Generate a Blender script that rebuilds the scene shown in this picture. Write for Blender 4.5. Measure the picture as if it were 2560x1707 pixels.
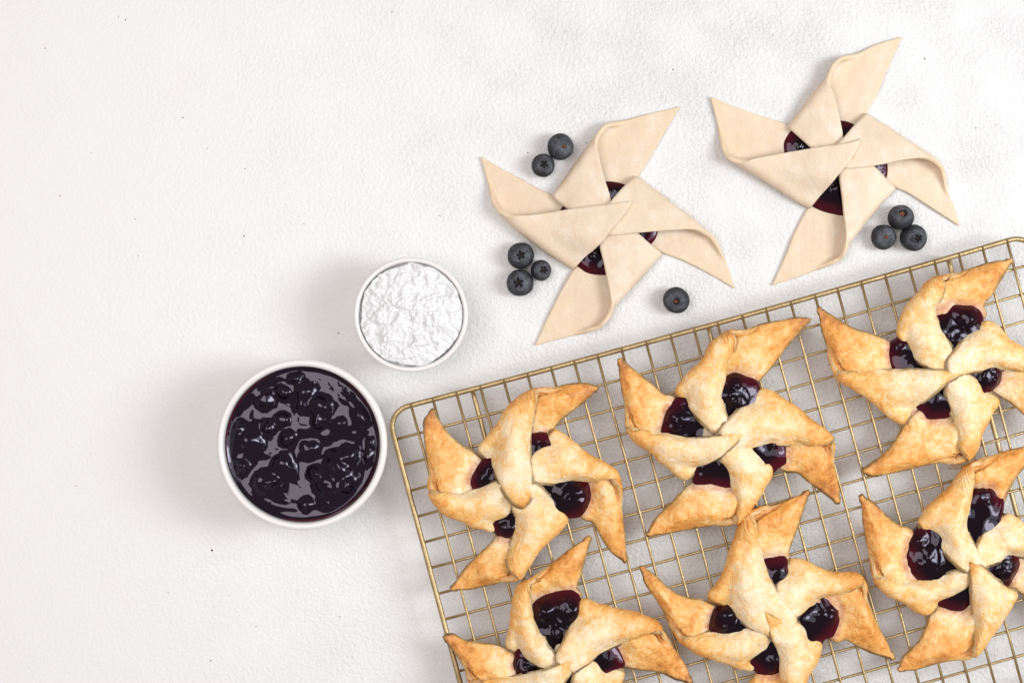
import bpy, math, random
import numpy as np
from mathutils import Vector

random.seed(7)
RNG = np.random.RandomState(11)
SC = bpy.context.scene
for _o in list(bpy.data.objects):
    bpy.data.objects.remove(_o)
COL = SC.collection

# ------------------------------------------------------------------ camera, world, light
# 1 unit = 10 cm.  The camera looks straight down on the table.
PPU = 441.0            # photograph pixels per unit on the table plane
CAM_Z = 9.7
cam_data = bpy.data.cameras.new('camera')
cam = bpy.data.objects.new('camera', cam_data)
COL.objects.link(cam)
cam.location = (0, 0, CAM_Z)
cam.rotation_euler = (0, 0, 0)
cam_data.sensor_width = 36.0
cam_data.lens = 36.0 * CAM_Z / (2560.0 / PPU)
cam_data.clip_start = 0.1
cam_data.clip_end = 200.0
SC.camera = cam

world = bpy.data.worlds.new('World')
SC.world = world
world.use_nodes = True
bg = world.node_tree.nodes['Background']
bg.inputs['Color'].default_value = (1.0, 0.90, 0.87, 1)
bg.inputs['Strength'].default_value = 0.36


def area_lamp(name, loc, target, sx, sy, power, color):
    d = bpy.data.lights.new(name, 'AREA')
    d.shape = 'RECTANGLE'
    d.size, d.size_y = sx, sy
    d.energy = power
    d.color = color
    o = bpy.data.objects.new(name, d)
    COL.objects.link(o)
    o.location = loc
    o.rotation_euler = (Vector(target) - Vector(loc)).to_track_quat('-Z', 'Y').to_euler()
    return o


area_lamp('window_light', (8.6, 0.6, 8.9), (0.3, 0.0, 0.0), 7.0, 8.5, 540, (0.90, 0.97, 1.0))
area_lamp('added_highlight_light', (8.4, 0.2, 8.2), (0.3, 0.0, 0.0), 2.9, 4.4, 590, (0.93, 0.98, 1.0))  # smaller, brighter lamp added beside the window lamp for white highlights on jam
area_lamp('ceiling_light', (-3.9, 1.2, 14.0), (0.3, 0.0, 0.0), 8.4, 9.0, 1130, (1.0, 0.96, 0.95))

SC.view_settings.view_transform = 'Standard'
SC.view_settings.look = 'None'
SC.view_settings.exposure = -0.05
SC.view_settings.gamma = 1.0
SC.unit_settings.scale_length = 0.1


# ------------------------------------------------------------------ helpers
def at(px, py, z=0.0):
    """a point of the photograph that lies at height z -> world"""
    k = (CAM_Z - z) / CAM_Z / PPU
    return np.array([(px - 1280.0) * k, -(py - 853.5) * k, z])


def smooth(x):
    x = np.clip(x, 0.0, 1.0)
    return x * x * (3 - 2 * x)


def _hash(ix, iy, iz, seed):
    h = (ix * 374761393 + iy * 668265263 + iz * 2147483647 * 3 + seed * 974711) & 0xffffffff
    h = ((h ^ (h >> 13)) * 1274126177) & 0xffffffff
    h = (h ^ (h >> 16)) & 0xffffffff
    return h.astype(np.float64) / 4294967295.0 * 2 - 1


def vnoise(p, scale, seed=0):
    """smooth value noise in [-1,1] for an (n,3) array"""
    q = np.asarray(p, dtype=np.float64) * scale + 1000.0
    i = np.floor(q).astype(np.int64)
    f = q - i
    f = f * f * f * (f * (f * 6 - 15) + 10)
    r = 0
    for dx in (0, 1):
        wx = f[:, 0] if dx else 1 - f[:, 0]
        for dy in (0, 1):
            wy = f[:, 1] if dy else 1 - f[:, 1]
            for dz in (0, 1):
                wz = f[:, 2] if dz else 1 - f[:, 2]
                r = r + wx * wy * wz * _hash(i[:, 0] + dx, i[:, 1] + dy, i[:, 2] + dz, seed)
    return r


def fbm(p, scale, octaves=3, seed=0):
    r, a = 0, 1.0
    for k in range(octaves):
        r = r + a * vnoise(p, scale, seed + k * 17)
        a *= 0.5
        scale *= 2.03
    return r


def catmull(pts, per=14):
    P = [np.array(p, dtype=float) for p in pts]
    P = [2 * P[0] - P[1]] + P + [2 * P[-1] - P[-2]]
    out, idx = [], []
    for i in range(1, len(P) - 2):
        p0, p1, p2, p3 = P[i - 1], P[i], P[i + 1], P[i + 2]
        t0 = 0.0
        t1 = t0 + max(np.linalg.norm(p1 - p0), 1e-6) ** 0.5
        t2 = t1 + max(np.linalg.norm(p2 - p1), 1e-6) ** 0.5
        t3 = t2 + max(np.linalg.norm(p3 - p2), 1e-6) ** 0.5
        idx.append(len(out))
        for k in range(per):
            t = t1 + (t2 - t1) * k / per
            a1 = (t1 - t) / (t1 - t0) * p0 + (t - t0) / (t1 - t0) * p1
            a2 = (t2 - t) / (t2 - t1) * p1 + (t - t1) / (t2 - t1) * p2
            a3 = (t3 - t) / (t3 - t2) * p2 + (t - t2) / (t3 - t2) * p3
            b1 = (t2 - t) / (t2 - t0) * a1 + (t - t0) / (t2 - t0) * a2
            b2 = (t3 - t) / (t3 - t1) * a2 + (t - t1) / (t3 - t1) * a3
            out.append((t2 - t) / (t2 - t1) * b1 + (t - t1) / (t2 - t1) * b2)
    idx.append(len(out))
    out.append(P[-2])
    return np.array(out), idx


def along(poly, t):
    """points at arclength fractions t of a polyline"""
    d = np.r_[0, np.cumsum(np.linalg.norm(np.diff(poly, axis=0), axis=1))]
    d = d / max(d[-1], 1e-9)
    return np.stack([np.interp(t, d, poly[:, k]) for k in range(poly.shape[1])], axis=-1)


def length(poly):
    return np.linalg.norm(np.diff(poly, axis=0), axis=1).sum()


def mesh_obj(name, verts, faces, mat, parent=None, attrs=None, smooth_shade=True, loc=None):
    me = bpy.data.meshes.new(name)
    me.from_pydata([tuple(v) for v in np.asarray(verts).tolist()], [], [tuple(f) for f in faces])
    me.update()
    if smooth_shade:
        me.polygons.foreach_set('use_smooth', [True] * len(me.polygons))
    if attrs:
        for k, v in attrs.items():
            a = me.attributes.new(k, 'FLOAT', 'POINT')
            a.data.foreach_set('value', np.asarray(v, dtype=np.float32))
    me.materials.append(mat)
    o = bpy.data.objects.new(name, me)
    COL.objects.link(o)
    if loc is not None:
        o.location = loc
    if parent is not None:
        o.parent = parent
    return o


def tag(o, label=None, cat=None, group=None, kind=None):
    if label:
        o['label'] = label
    if cat:
        o['category'] = cat
    if group:
        o['group'] = group
    if kind:
        o['kind'] = kind
    return o


def thing(name, label, cat, loc=(0, 0, 0), group=None):
    o = bpy.data.objects.new(name, None)
    COL.objects.link(o)
    o.empty_display_size = 0.1
    o.location = loc
    return tag(o, label, cat, group)


def grid_faces(n, m, off=0, flip=False):
    i, j = np.meshgrid(np.arange(n - 1), np.arange(m - 1), indexing='ij')
    a = (i * m + j).ravel() + off
    q = np.stack([a, a + m, a + m + 1, a + 1], axis=1)
    if flip:
        q = q[:, ::-1]
    return q.tolist()


def tube(path, rad, segs=10, cap=True):
    """verts, faces of a round bar along a 3D polyline"""
    P = np.asarray(path, dtype=float)
    n = len(P)
    T = np.gradient(P, axis=0)
    T /= np.linalg.norm(T, axis=1)[:, None]
    up = np.array([0, 0, 1.0]) if abs(T[0][2]) < 0.9 else np.array([1.0, 0, 0])
    V = []
    N = up - T[0] * up.dot(T[0])
    N /= np.linalg.norm(N)
    for k in range(n):
        N = N - T[k] * N.dot(T[k])
        N /= np.linalg.norm(N)
        B = np.cross(T[k], N)
        for s in range(segs):
            a = 2 * math.pi * s / segs
            V.append(P[k] + rad * (math.cos(a) * N + math.sin(a) * B))
    F = []
    for k in range(n - 1):
        for s in range(segs):
            s2 = (s + 1) % segs
            F.append((k * segs + s, k * segs + s2, (k + 1) * segs + s2, (k + 1) * segs + s))
    if cap:
        F.append(tuple(range(segs))[::-1])
        F.append(tuple(range((n - 1) * segs, n * segs)))
    return np.array(V), F


def lathe(profile, segs=128):
    V, F = [], []
    n = len(profile)
    for s in range(segs):
        a = 2 * math.pi * s / segs
        for r, z in profile:
            V.append((r * math.cos(a), r * math.sin(a), z))
    for s in range(segs):
        s2 = (s + 1) % segs
        for k in range(n - 1):
            F.append((s * n + k, s2 * n + k, s2 * n + k + 1, s * n + k + 1))
    return np.array(V), F


# ------------------------------------------------------------------ materials
class NT:
    def __init__(self, name):
        self.m = bpy.data.materials.new(name)
        self.m.use_nodes = True
        self.t = self.m.node_tree
        self.b = self.t.nodes['Principled BSDF']
        self.tc = self.t.nodes.new('ShaderNodeTexCoord')

    def n(self, typ, **kw):
        nd = self.t.nodes.new(typ)
        for k, v in kw.items():
            setattr(nd, k, v)
        return nd

    def link(self, a, b):
        self.t.links.new(a, b)

    def set(self, **kw):
        for k, v in kw.items():
            self.b.inputs[k.replace('_', ' ')].default_value = v

    def noise(self, scale, detail=3, rough=0.5, vec=None, dist=0.0):
        nd = self.n('ShaderNodeTexNoise')
        nd.inputs['Scale'].default_value = scale
        nd.inputs['Detail'].default_value = detail
        nd.inputs['Roughness'].default_value = rough
        nd.inputs['Distortion'].default_value = dist
        self.link(vec if vec is not None else self.tc.outputs['Object'], nd.inputs['Vector'])
        return nd.outputs['Fac']

    def ramp(self, fac, stops, interp='LINEAR'):
        nd = self.n('ShaderNodeValToRGB')
        nd.color_ramp.interpolation = interp
        e = nd.color_ramp.elements
        while len(e) < len(stops):
            e.new(0.5)
        for k, (p, c) in enumerate(stops):
            e[k].position = p
            e[k].color = (c, c, c, 1) if not hasattr(c, '__len__') else (*c, 1)
        self.link(fac, nd.inputs['Fac'])
        return nd.outputs['Color']

    def math(self, op, a, b=None, c=None, clamp=False):
        nd = self.n('ShaderNodeMath', operation=op)
        nd.use_clamp = clamp
        for k, v in enumerate((a, b, c)):
            if v is None:
                continue
            if isinstance(v, (int, float)):
                nd.inputs[k].default_value = v
            else:
                self.link(v, nd.inputs[k])
        return nd.outputs[0]

    def mix(self, fac, a, b, blend='MIX'):
        nd = self.n('ShaderNodeMix', data_type='RGBA', blend_type=blend)
        if isinstance(fac, (int, float)):
            nd.inputs[0].default_value = fac
        else:
            self.link(fac, nd.inputs[0])
        for k, v in ((6, a), (7, b)):
            if hasattr(v, '__len__'):
                nd.inputs[k].default_value = (*v, 1)
            else:
                self.link(v, nd.inputs[k])
        return nd.outputs[2]

    def attr(self, name):
        return self.n('ShaderNodeAttribute', attribute_name=name).outputs['Fac']

    def bump(self, height, dist, strength=1.0, normal=None):
        nd = self.n('ShaderNodeBump')
        nd.inputs['Distance'].default_value = dist
        if isinstance(strength, (int, float)):
            nd.inputs['Strength'].default_value = strength
        else:
            self.link(strength, nd.inputs['Strength'])
        self.link(height, nd.inputs['Height'])
        if normal is not None:
            self.link(normal, nd.inputs['Normal'])
        return nd.outputs['Normal']

    def color(self, c):
        self.link(c, self.b.inputs['Base Color'])

    def normal(self, c):
        self.link(c, self.b.inputs['Normal'])


def mat_plaster():
    m = NT('white_plaster')
    stip = m.ramp(m.noise(46, 4, 0.6, dist=0.1), [(0.36, 0.0), (0.68, 1.0)])
    fine = m.noise(100, 3, 0.6)
    big = m.noise(3.2, 3, 0.5)
    h = m.math('ADD', m.math('MULTIPLY', stip, 0.75), m.math('MULTIPLY', fine, 0.45))
    sep = m.n('ShaderNodeSeparateXYZ')
    m.link(m.tc.outputs['Object'], sep.inputs[0])
    mr = m.n('ShaderNodeMapRange')
    mr.inputs['From Min'].default_value = -2.6
    mr.inputs['From Max'].default_value = 0.6
    mr.inputs['To Min'].default_value = 0.16
    mr.inputs['To Max'].default_value = 0.62
    m.link(sep.outputs[0], mr.inputs['Value'])
    st = m.math('MULTIPLY', mr.outputs[0], m.math('ADD', 0.45, big), clamp=True)
    n1 = m.bump(h, 0.018, st)
    trowel = m.noise(1.6, 4, 0.55, dist=0.8)
    n2 = m.bump(trowel, 0.05, 0.14, n1)
    m.normal(n2)
    # faint stains and a few specks
    st1 = m.ramp(m.noise(2.3, 5, 0.6), [(0.60, 0.0), (0.80, 1.0)])
    base = m.mix(m.math('MULTIPLY', st1, 0.35), (0.815, 0.808, 0.805), (0.80, 0.765, 0.735))
    m.color(base)
    m.set(Roughness=0.62)
    m.b.inputs['Specular IOR Level'].default_value = 0.25
    return m.m


def mat_ceramic():
    m = NT('white_ceramic')
    m.set(Base_Color=(0.76, 0.735, 0.725, 1), Roughness=0.35)
    m.b.inputs['Coat Weight'].default_value = 0.15
    m.b.inputs['Coat Roughness'].default_value = 0.1
    m.normal(m.bump(m.noise(6, 2), 0.01, 0.4))
    return m.m


def mat_brass():
    m = NT('brushed_brass')
    c = m.mix(m.ramp(m.noise(14, 4, 0.6), [(0.35, 0.0), (0.7, 1.0)]), (0.42, 0.305, 0.155), (0.55, 0.415, 0.23))
    m.color(c)
    m.set(Metallic=0.9, Roughness=0.42)
    m.normal(m.bump(m.noise(120, 3), 0.004, 0.5))
    return m.m


def mat_dough():
    m = NT('raw_dough')
    v = m.n('ShaderNodeMapping')
    v.inputs['Scale'].default_value = (1.0, 0.55, 1.0)
    v.inputs['Rotation'].default_value = (0, 0, 0.5)
    m.link(m.tc.outputs['Object'], v.inputs['Vector'])
    streak = m.noise(16, 4, 0.55, v.outputs[0])
    blot = m.noise(5, 4, 0.55)
    e = m.attr('edge')
    f = m.math('ADD', m.math('MULTIPLY', streak, 0.5), m.math('MULTIPLY', blot, 0.5))
    c = m.ramp(f, [(0.30, (0.665, 0.53, 0.39)), (0.52, (0.715, 0.59, 0.455)), (0.72, (0.755, 0.655, 0.54))])
    c = m.mix(m.math('MULTIPLY', m.attr('bake'), 0.55, clamp=True), c, (0.78, 0.59, 0.385))
    c = m.mix(m.math('MULTIPLY', m.ramp(m.noise(190, 2, 0.7), [(0.58, 0.0), (0.72, 1.0)]), 0.5), c, (0.86, 0.79, 0.70))
    c = m.mix(m.math('MULTIPLY', m.ramp(m.noise(9, 5, 0.65), [(0.52, 0.0), (0.72, 1.0)]), 0.55), c, (0.82, 0.74, 0.64))
    c = m.mix(m.math('MULTIPLY', e, 0.35), c, (0.74, 0.55, 0.33))
    m.color(c)
    m.set(Roughness=0.5)
    m.b.inputs['Specular IOR Level'].default_value = 0.3
    m.b.inputs['Subsurface Weight'].default_value = 0.25
    m.b.inputs['Subsurface Radius'].default_value = (0.03, 0.018, 0.009)
    m.b.inputs['Subsurface Scale'].default_value = 1.0
    h = m.math('ADD', m.math('MULTIPLY', m.noise(14, 4, 0.55, v.outputs[0]), 0.8), m.math('MULTIPLY', m.noise(70, 3), 0.2))
    m.normal(m.bump(h, 0.02, 0.45))
    return m.m


def mat_baked():
    m = NT('baked_puff_pastry')
    bake = m.attr('bake')
    wall = m.attr('edge')
    lay = m.attr('layer')
    oi = m.n('ShaderNodeObjectInfo')
    offs = m.n('ShaderNodeVectorMath', operation='SCALE')
    comb = m.n('ShaderNodeCombineXYZ')
    for k in range(3):
        m.link(oi.outputs['Random'], comb.inputs[k])
    m.link(comb.outputs[0], offs.inputs[0])
    offs.inputs['Scale'].default_value = 31.0
    add = m.n('ShaderNodeVectorMath', operation='ADD')
    m.link(m.tc.outputs['Object'], add.inputs[0])
    m.link(offs.outputs[0], add.inputs[1])
    vec = add.outputs[0]
    n1 = m.noise(6.5, 5, 0.62, vec, 0.5)
    n2 = m.noise(24, 4, 0.65, vec, 0.8)
    n3 = m.noise(70, 3, 0.6, vec)
    f = m.math('ADD', bake, m.math('MULTIPLY', m.math('SUBTRACT', n1, 0.5), 1.15))
    f = m.math('ADD', f, m.math('MULTIPLY', m.math('SUBTRACT', n2, 0.5), 0.95))
    f = m.math('ADD', f, m.math('MULTIPLY', m.math('SUBTRACT', n3, 0.5), 0.22))
    c = m.ramp(f, [(0.04, (0.93, 0.76, 0.53)), (0.25, (0.925, 0.67, 0.375)), (0.46, (0.90, 0.52, 0.175)),
                   (0.72, (0.80, 0.345, 0.068)), (1.0, (0.48, 0.165, 0.028))])
    # the cut edges show thin pale and golden leaves
    w = m.n('ShaderNodeMath', operation='SINE')
    m.link(m.math('ADD', m.math('MULTIPLY', lay, 26.0), m.math('MULTIPLY', n2, 6.0)), w.inputs[0])
    lc = m.ramp(m.math('MULTIPLY_ADD', w.outputs[0], 0.5, 0.5), [(0.15, (0.80, 0.50, 0.20)), (0.75, (0.92, 0.74, 0.48))])
    c = m.mix(m.math('MULTIPLY', wall, 0.6), c, lc)
    sn = m.math('MULTIPLY', m.attr('stain'), m.math('MULTIPLY_ADD', n2, 1.6, -0.15), clamp=True)
    c = m.mix(m.math('MULTIPLY', sn, 0.75), c, (0.38, 0.115, 0.12))
    m.color(c)
    r = m.ramp(n1, [(0.3, 0.26), (0.7, 0.44)])
    m.link(r, m.b.inputs['Roughness'])
    m.b.inputs['Specular IOR Level'].default_value = 0.5
    m.b.inputs['Coat Weight'].default_value = 0.15
    m.b.inputs['Coat Roughness'].default_value = 0.22
    m.b.inputs['Subsurface Weight'].default_value = 0.22
    m.b.inputs['Subsurface Radius'].default_value = (0.05, 0.026, 0.011)
    m.b.inputs['Subsurface Scale'].default_value = 1.0
    vor = m.n('ShaderNodeTexVoronoi', feature='DISTANCE_TO_EDGE')
    vor.inputs['Scale'].default_value = 13
    warp = m.n('ShaderNodeTexNoise')
    warp.inputs['Scale'].default_value = 9
    warp.inputs['Detail'].default_value = 4
    m.link(vec, warp.inputs['Vector'])
    wv = m.n('ShaderNodeVectorMath', operation='MULTIPLY_ADD')
    m.link(warp.outputs['Color'], wv.inputs[0])
    wv.inputs[1].default_value = (0.25, 0.25, 0.25)
    m.link(vec, wv.inputs[2])
    m.link(wv.outputs[0], vor.inputs['Vector'])
    crack = m.ramp(vor.outputs['Distance'], [(0.0, 0.0), (0.16, 1.0)])
    h = m.math('ADD', m.math('MULTIPLY', n2, 0.9), m.math('MULTIPLY', crack, 0.10))
    n4 = m.noise(34, 2, 0.5, vec, 2.2)
    rid = m.math('ABSOLUTE', m.math('SUBTRACT', n4, 0.5))
    h = m.math('ADD', h, m.math('MULTIPLY', n3, 0.20))
    h = m.math('SUBTRACT', h, m.math('MULTIPLY', rid, 0.5))
    m.normal(m.bump(h, 0.026, 0.55))
    return m.m


def mat_jam(name='blueberry_jam', dark=(0.0060, 0.0018, 0.0078), edge=(0.072, 0.0028, 0.0095), spec=0.45):
    m = NT(name)
    thin = m.attr('thin')
    n1 = m.noise(9, 3)
    f = m.math('MULTIPLY', thin, m.math('ADD', 0.4, n1), clamp=True)
    c = m.mix(f, dark, edge)
    m.color(c)
    m.set(Roughness=0.035)
    m.b.inputs['Specular IOR Level'].default_value = spec
    m.b.inputs['Specular Tint'].default_value = (0.90, 0.82, 1.0, 1)
    m.normal(m.bump(m.noise(18, 2), 0.02, 0.10))
    return m.m


def mat_sugar():
    m = NT('powdered_sugar')
    m.set(Base_Color=(0.83, 0.832, 0.842, 1), Roughness=0.9)
    m.b.inputs['Subsurface Weight'].default_value = 0.4
    m.b.inputs['Subsurface Radius'].default_value = (0.03, 0.03, 0.03)
    m.b.inputs['Subsurface Scale'].default_value = 1.0
    m.normal(m.bump(m.noise(115, 4, 0.7), 0.011, 0.65))
    return m.m


def mat_berry():
    m = NT('blueberry_skin')
    oi = m.n('ShaderNodeObjectInfo')
    add = m.n('ShaderNodeVectorMath', operation='ADD')
    m.link(m.tc.outputs['Object'], add.inputs[0])
    comb = m.n('ShaderNodeCombineXYZ')
    for k in range(3):
        m.link(m.math('MULTIPLY', oi.outputs['Random'], 17.0 + k), comb.inputs[k])
    m.link(comb.outputs[0], add.inputs[1])
    n1 = m.noise(16, 5, 0.68, add.outputs[0], 0.6)
    n2 = m.noise(75, 3, 0.6, add.outputs[0])
    f = m.math('ADD', m.math('MULTIPLY', n1, 0.75), m.math('MULTIPLY', n2, 0.25))
    f = m.math('ADD', f, m.math('MULTIPLY', m.attr('bloom'), 0.22))
    c = m.ramp(f, [(0.42, (0.013, 0.0138, 0.0165)), (0.62, (0.033, 0.035, 0.042)), (0.84, (0.115, 0.12, 0.145))])
    c = m.mix(m.attr('pit'), c, (0.010, 0.006, 0.006))
    m.color(c)
    m.set(Roughness=0.55)
    m.b.inputs['Specular IOR Level'].default_value = 0.3
    m.normal(m.bump(f, 0.01, 0.25))
    return m.m


def mat_plain(name, c, rough=0.7):
    m = NT(name)
    col = m.mix(m.noise(60, 3), tuple(0.6 * x for x in c), tuple(min(1, 1.3 * x) for x in c))
    m.color(col)
    m.set(Roughness=rough)
    return m.m


M_PLASTER, M_CERAMIC, M_BRASS = mat_plaster(), mat_ceramic(), mat_brass()
M_DOUGH, M_BAKED, M_JAM = mat_dough(), mat_baked(), mat_jam()
M_JAM_DIM = mat_jam('dimmed_blueberry_filling', (0.0045, 0.0010, 0.0026), (0.062, 0.0022, 0.0070), 0.32)  # jam coloured darker, specular lowered, to subdue the ceiling lamp's reflection in the pastries
M_SUGAR, M_BERRY = mat_sugar(), mat_berry()
M_CALYX = mat_plain('dark_calyx', (0.020, 0.011, 0.009))
M_SCAR = mat_plain('brown_stem_scar', (0.20, 0.075, 0.035))
M_SPECK = mat_plain('brown_speck', (0.16, 0.10, 0.06))
M_FLAKE = mat_plain('pale_flake', (0.70, 0.55, 0.38))

# ------------------------------------------------------------------ the table
t = mesh_obj('tabletop', [(-14, -14, 0), (14, -14, 0), (14, 14, 0), (-14, 14, 0)], [(0, 1, 2, 3)], M_PLASTER, smooth_shade=False)
tag(t, 'white textured plaster table surface', kind='structure')

# ------------------------------------------------------------------ cooling rack
RACK_Z = 0.21                     # top of the wires
FR, WR, SR = 0.0150, 0.0080, 0.0135   # radii: frame, wire, support
wire_x = [1028.4, 1083.9, 1141.3, 1201.2, 1260.4, 1318.9, 1378, 1436.5, 1495, 1553.6, 1616.7, 1676, 1736, 1795.3, 1856.5,
          1915, 1976.3, 2036.8, 2094.9, 2154.2, 2213.6, 2274, 2336.2, 2396.3, 2456.8, 2517.3]
X0, Y0, X1, Y1 = 1028.4, 1012.5, 2517.3, 602.0
VX, VY = 0.2600, 0.9656           # direction of the short wires in the photograph
DEPTH = 1085.0                    # length of the short side in photograph pixels
BOW = 6.5


def rack_pt(x, v, z):
    """x along the long top edge (photograph x on that edge), v pixels down the short side"""
    k = (x - X0) / (X1 - X0)
    y = Y0 + (Y1 - Y0) * k + BOW * max(0.0, 1 - (2 * k - 1) ** 2)
    return at(x + VX * v, y + VY * v, z)


rack = thing('cooling_rack', 'gold wire cooling rack with square mesh under the baked pinwheels', 'cooling rack', at(1900, 1250, 0))
RL = np.array(rack.location)
XL, XR = 968.5, 2578.0            # x of the left and right frame bars on the top edge line
cr = 52.0                         # corner radius, pixels
zf = RACK_Z - WR * 2 + 0.002 - FR + 0.012
path = []
for (cx, cv, a0) in ((XL + cr, cr, 180), (XR - cr, cr, 270), (XR - cr, DEPTH - cr, 0), (XL + cr, DEPTH - cr, 90)):
    for k in range(11):
        a = math.radians(a0 + 9 * k)
        path.append((cx + cr * math.cos(a), cv + cr * math.sin(a)))
path.append(path[0])
dense = []
for (a, b) in zip(path[:-1], path[1:]):
    n = max(1, int(math.hypot(b[0] - a[0], b[1] - a[1]) / 60))
    for k in range(n):
        dense.append((a[0] + (b[0] - a[0]) * k / n, a[1] + (b[1] - a[1]) * k / n))
P = np.array([rack_pt(x, v, zf) for x, v in dense + dense[:2]]) - RL
V, F = tube(P, FR, 14, cap=False)
mesh_obj('frame', V, F, M_BRASS, rack)
for x in wire_x:
    x = x + random.uniform(-0.8, 0.8)
    lift = RACK_Z - WR
    pts = [rack_pt(x + random.uniform(-0.7, 0.7), v, lift) for v in np.linspace(-3, DEPTH + 3, 9)]
    V, F = tube(np.array(pts) - RL, WR, 8)
    mesh_obj('wire', V, F, M_BRASS, rack)
for k in range(16):
    v = 72 + 66.6 * k
    if v > DEPTH - 40:
        break
    pts = [rack_pt(x, v + random.uniform(-0.6, 0.6), RACK_Z - 3 * WR + 0.002) for x in np.linspace(XL - 3, XR + 3, 15)]
    V, F = tube(np.array(pts) - RL, WR, 8)
    mesh_obj('wire', V, F, M_BRASS, rack)
for x in (1180.5, 1770, 2370):
    zz = RACK_Z - 4 * WR - SR + 0.002
    pts = [rack_pt(x, 4, 0.0), rack_pt(x, 3, zz - 0.04), rack_pt(x, 8, zz - 0.01), rack_pt(x, 22, zz)]
    pts += [rack_pt(x, v, zz) for v in np.linspace(80, DEPTH - 80, 7)]
    pts += [rack_pt(x, DEPTH - 22, zz), rack_pt(x, DEPTH - 8, zz - 0.01), rack_pt(x, DEPTH - 3, zz - 0.04), rack_pt(x, DEPTH - 4, 0.0)]
    V, F = tube(np.array(pts) - RL, SR, 10)
    mesh_obj('support_bar', V, F, M_BRASS, rack)


# ------------------------------------------------------------------ folded pastry petals
def petal_mesh(arm, tr, center, z0, T, rF, rG, zc, Rb, Rc, baked, seed, ns=70, nu=84, jam_r=None):
    """one arm of a pinwheel: a sheet of dough whose outer half is folded over to the centre.
    arm: inner = cut edge from tip to root, outer = tip .. fold start .. end of crease,
    free = edge of the flap from fold start to its point, end = cut edge of the flap."""
    ox, oy, sc = tr

    def w(p, z):
        return at(ox + p[0] / sc, oy + p[1] / sc, z)[:2]
    zmid = z0 + rF
    inner = [w(p, z0) for p in arm['inner']]
    outer = [w(p, z0 if k <= 1 else zmid) for k, p in enumerate(arm['outer'])]
    fi = arm['f']
    free = [w(p, z0 + 2 * rF) for p in arm['free']]
    free[0] = outer[fi]
    end = [w(p, zc) for p in arm['end']]
    end[0] = outer[-1]
    end[-1] = free[-1]
    R1, idx = catmull(outer)
    R1a, R1b = R1[:idx[fi] + 1], R1[idx[fi]:]
    R2 = catmull(free)[0]
    R0 = catmull(inner)[0]
    E = catmull(end)[0]
    la, lb = length(R1a), max(length(R1b), length(R2))
    sf = la / (la + lb)
    S = np.linspace(0, 1, ns)
    # tip: leave a small blunt end
    tipw = 0.020 if baked else 0.008
    grid = np.zeros((ns, nu, 3))
    vflap = np.zeros((ns, nu))
    tot = np.zeros(ns)
    for i, s in enumerate(S):
        b = along(R0, np.array([s]))[0]
        if s <= sf:
            c = along(R1a, np.array([s / sf]))[0]
            f = c
            tt = 0.0
        else:
            tt = (s - sf) / (1 - sf)
            c = along(R1b, np.array([tt]))[0]
            f = along(R2, np.array([tt]))[0]
        d = c - b
        ld = np.linalg.norm(d)
        if ld < tipw:
            dd = R0[min(6, len(R0) - 1)] - R1[min(6, len(R1) - 1)]
            dd = dd / np.linalg.norm(dd)
            b = b + dd * (tipw - ld) * 0.5
            c = c - dd * (tipw - ld) * 0.5
            f = c
            d = c - b
            ld = np.linalg.norm(d)
        d = d / ld
        r = rF + (rG - rF) * tt
        r = min(r, ld * 0.45)
        L = np.linalg.norm(f - c)
        pre = smooth((s - (sf - 0.22)) / 0.22) if s < sf else 1.0
        if s <= sf:
            th = math.pi / 2 * pre
        elif L < r:
            th = math.pi / 2 + math.asin(min(1.0, max(0.0, 1 - (1 - L / r)))) if L < r else math.pi
            th = math.pi / 2 + math.acos(max(-1.0, min(1.0, 1 - L / r)))
        else:
            th = math.pi
        pts, vv = [], []
        s1 = math.sin(min(th, math.pi / 2))
        p_in = c - d * r * s1
        for q in np.linspace(0, 1, 14):
            pts.append([*(b + (p_in - b) * q), z0])
            vv.append(0.0)
        if th > 1e-3:
            e = (f - c) / L if L > 1e-6 else -d
            for q in np.linspace(0, th, 22)[1:]:
                if q <= math.pi / 2:
                    pp = c - d * r * (s1 - math.sin(q))
                    v = 0.0
                else:
                    pp = c + e * r * (1 - math.sin(q))
                    v = r * (1 - math.sin(q)) / max(L, 1e-6)
                pts.append([*pp, z0 + r * (1 - math.cos(q))])
                vv.append(min(v, 1.0))
            if L > r:
                q0 = c + e * r
                for q in np.linspace(0, 1, 20)[1:]:
                    pts.append([*(q0 + (f - q0) * q), z0 + 2 * r])
                    vv.append((r + (L - r) * q) / L)
        pts = np.array(pts)
        vv = np.array(vv)
        if s > sf:
            wgt = smooth((tt - 0.35) / 0.65)
            lin = R1b[-1] + (E[-1] - R1b[-1]) * vv[:, None]
            bend = (along(E, vv) - lin) * wgt * (vv > 0)[:, None]
            pts[:, :2] += bend
            dist = np.linalg.norm(pts[:, :2] - center[:2], axis=1)
            k = smooth((Rb - dist) / (Rb - Rc)) * smooth(vv * 2.2)
            pts[:, 2] += k * (zc - (z0 + 2 * r))
            if baked:
                dr = np.maximum(smooth((vv - 0.5) / 0.5) * smooth(tt / 0.35), smooth((tt - 0.70) / 0.30) * smooth(vv * 3.5))
                if arm.get('point'):
                    dr = dr * smooth((np.linalg.norm(pts[:, :2] - free[-1], axis=1) - 0.03) / 0.16)
                dr = dr * smooth((dist - 0.07) / 0.15)
                pts[:, 2] -= 0.060 * dr
        D = np.r_[0, np.cumsum(np.linalg.norm(np.diff(pts, axis=0), axis=1))]
        U = np.linspace(0, D[-1], nu)
        for k in range(3):
            grid[i, :, k] = np.interp(U, D, pts[:, k])
        vflap[i] = np.interp(U, D, vv)
        tot[i] = D[-1]
    # normals of the sheet
    gs = np.gradient(grid, axis=0)
    gu = np.gradient(grid, axis=1)
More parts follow.
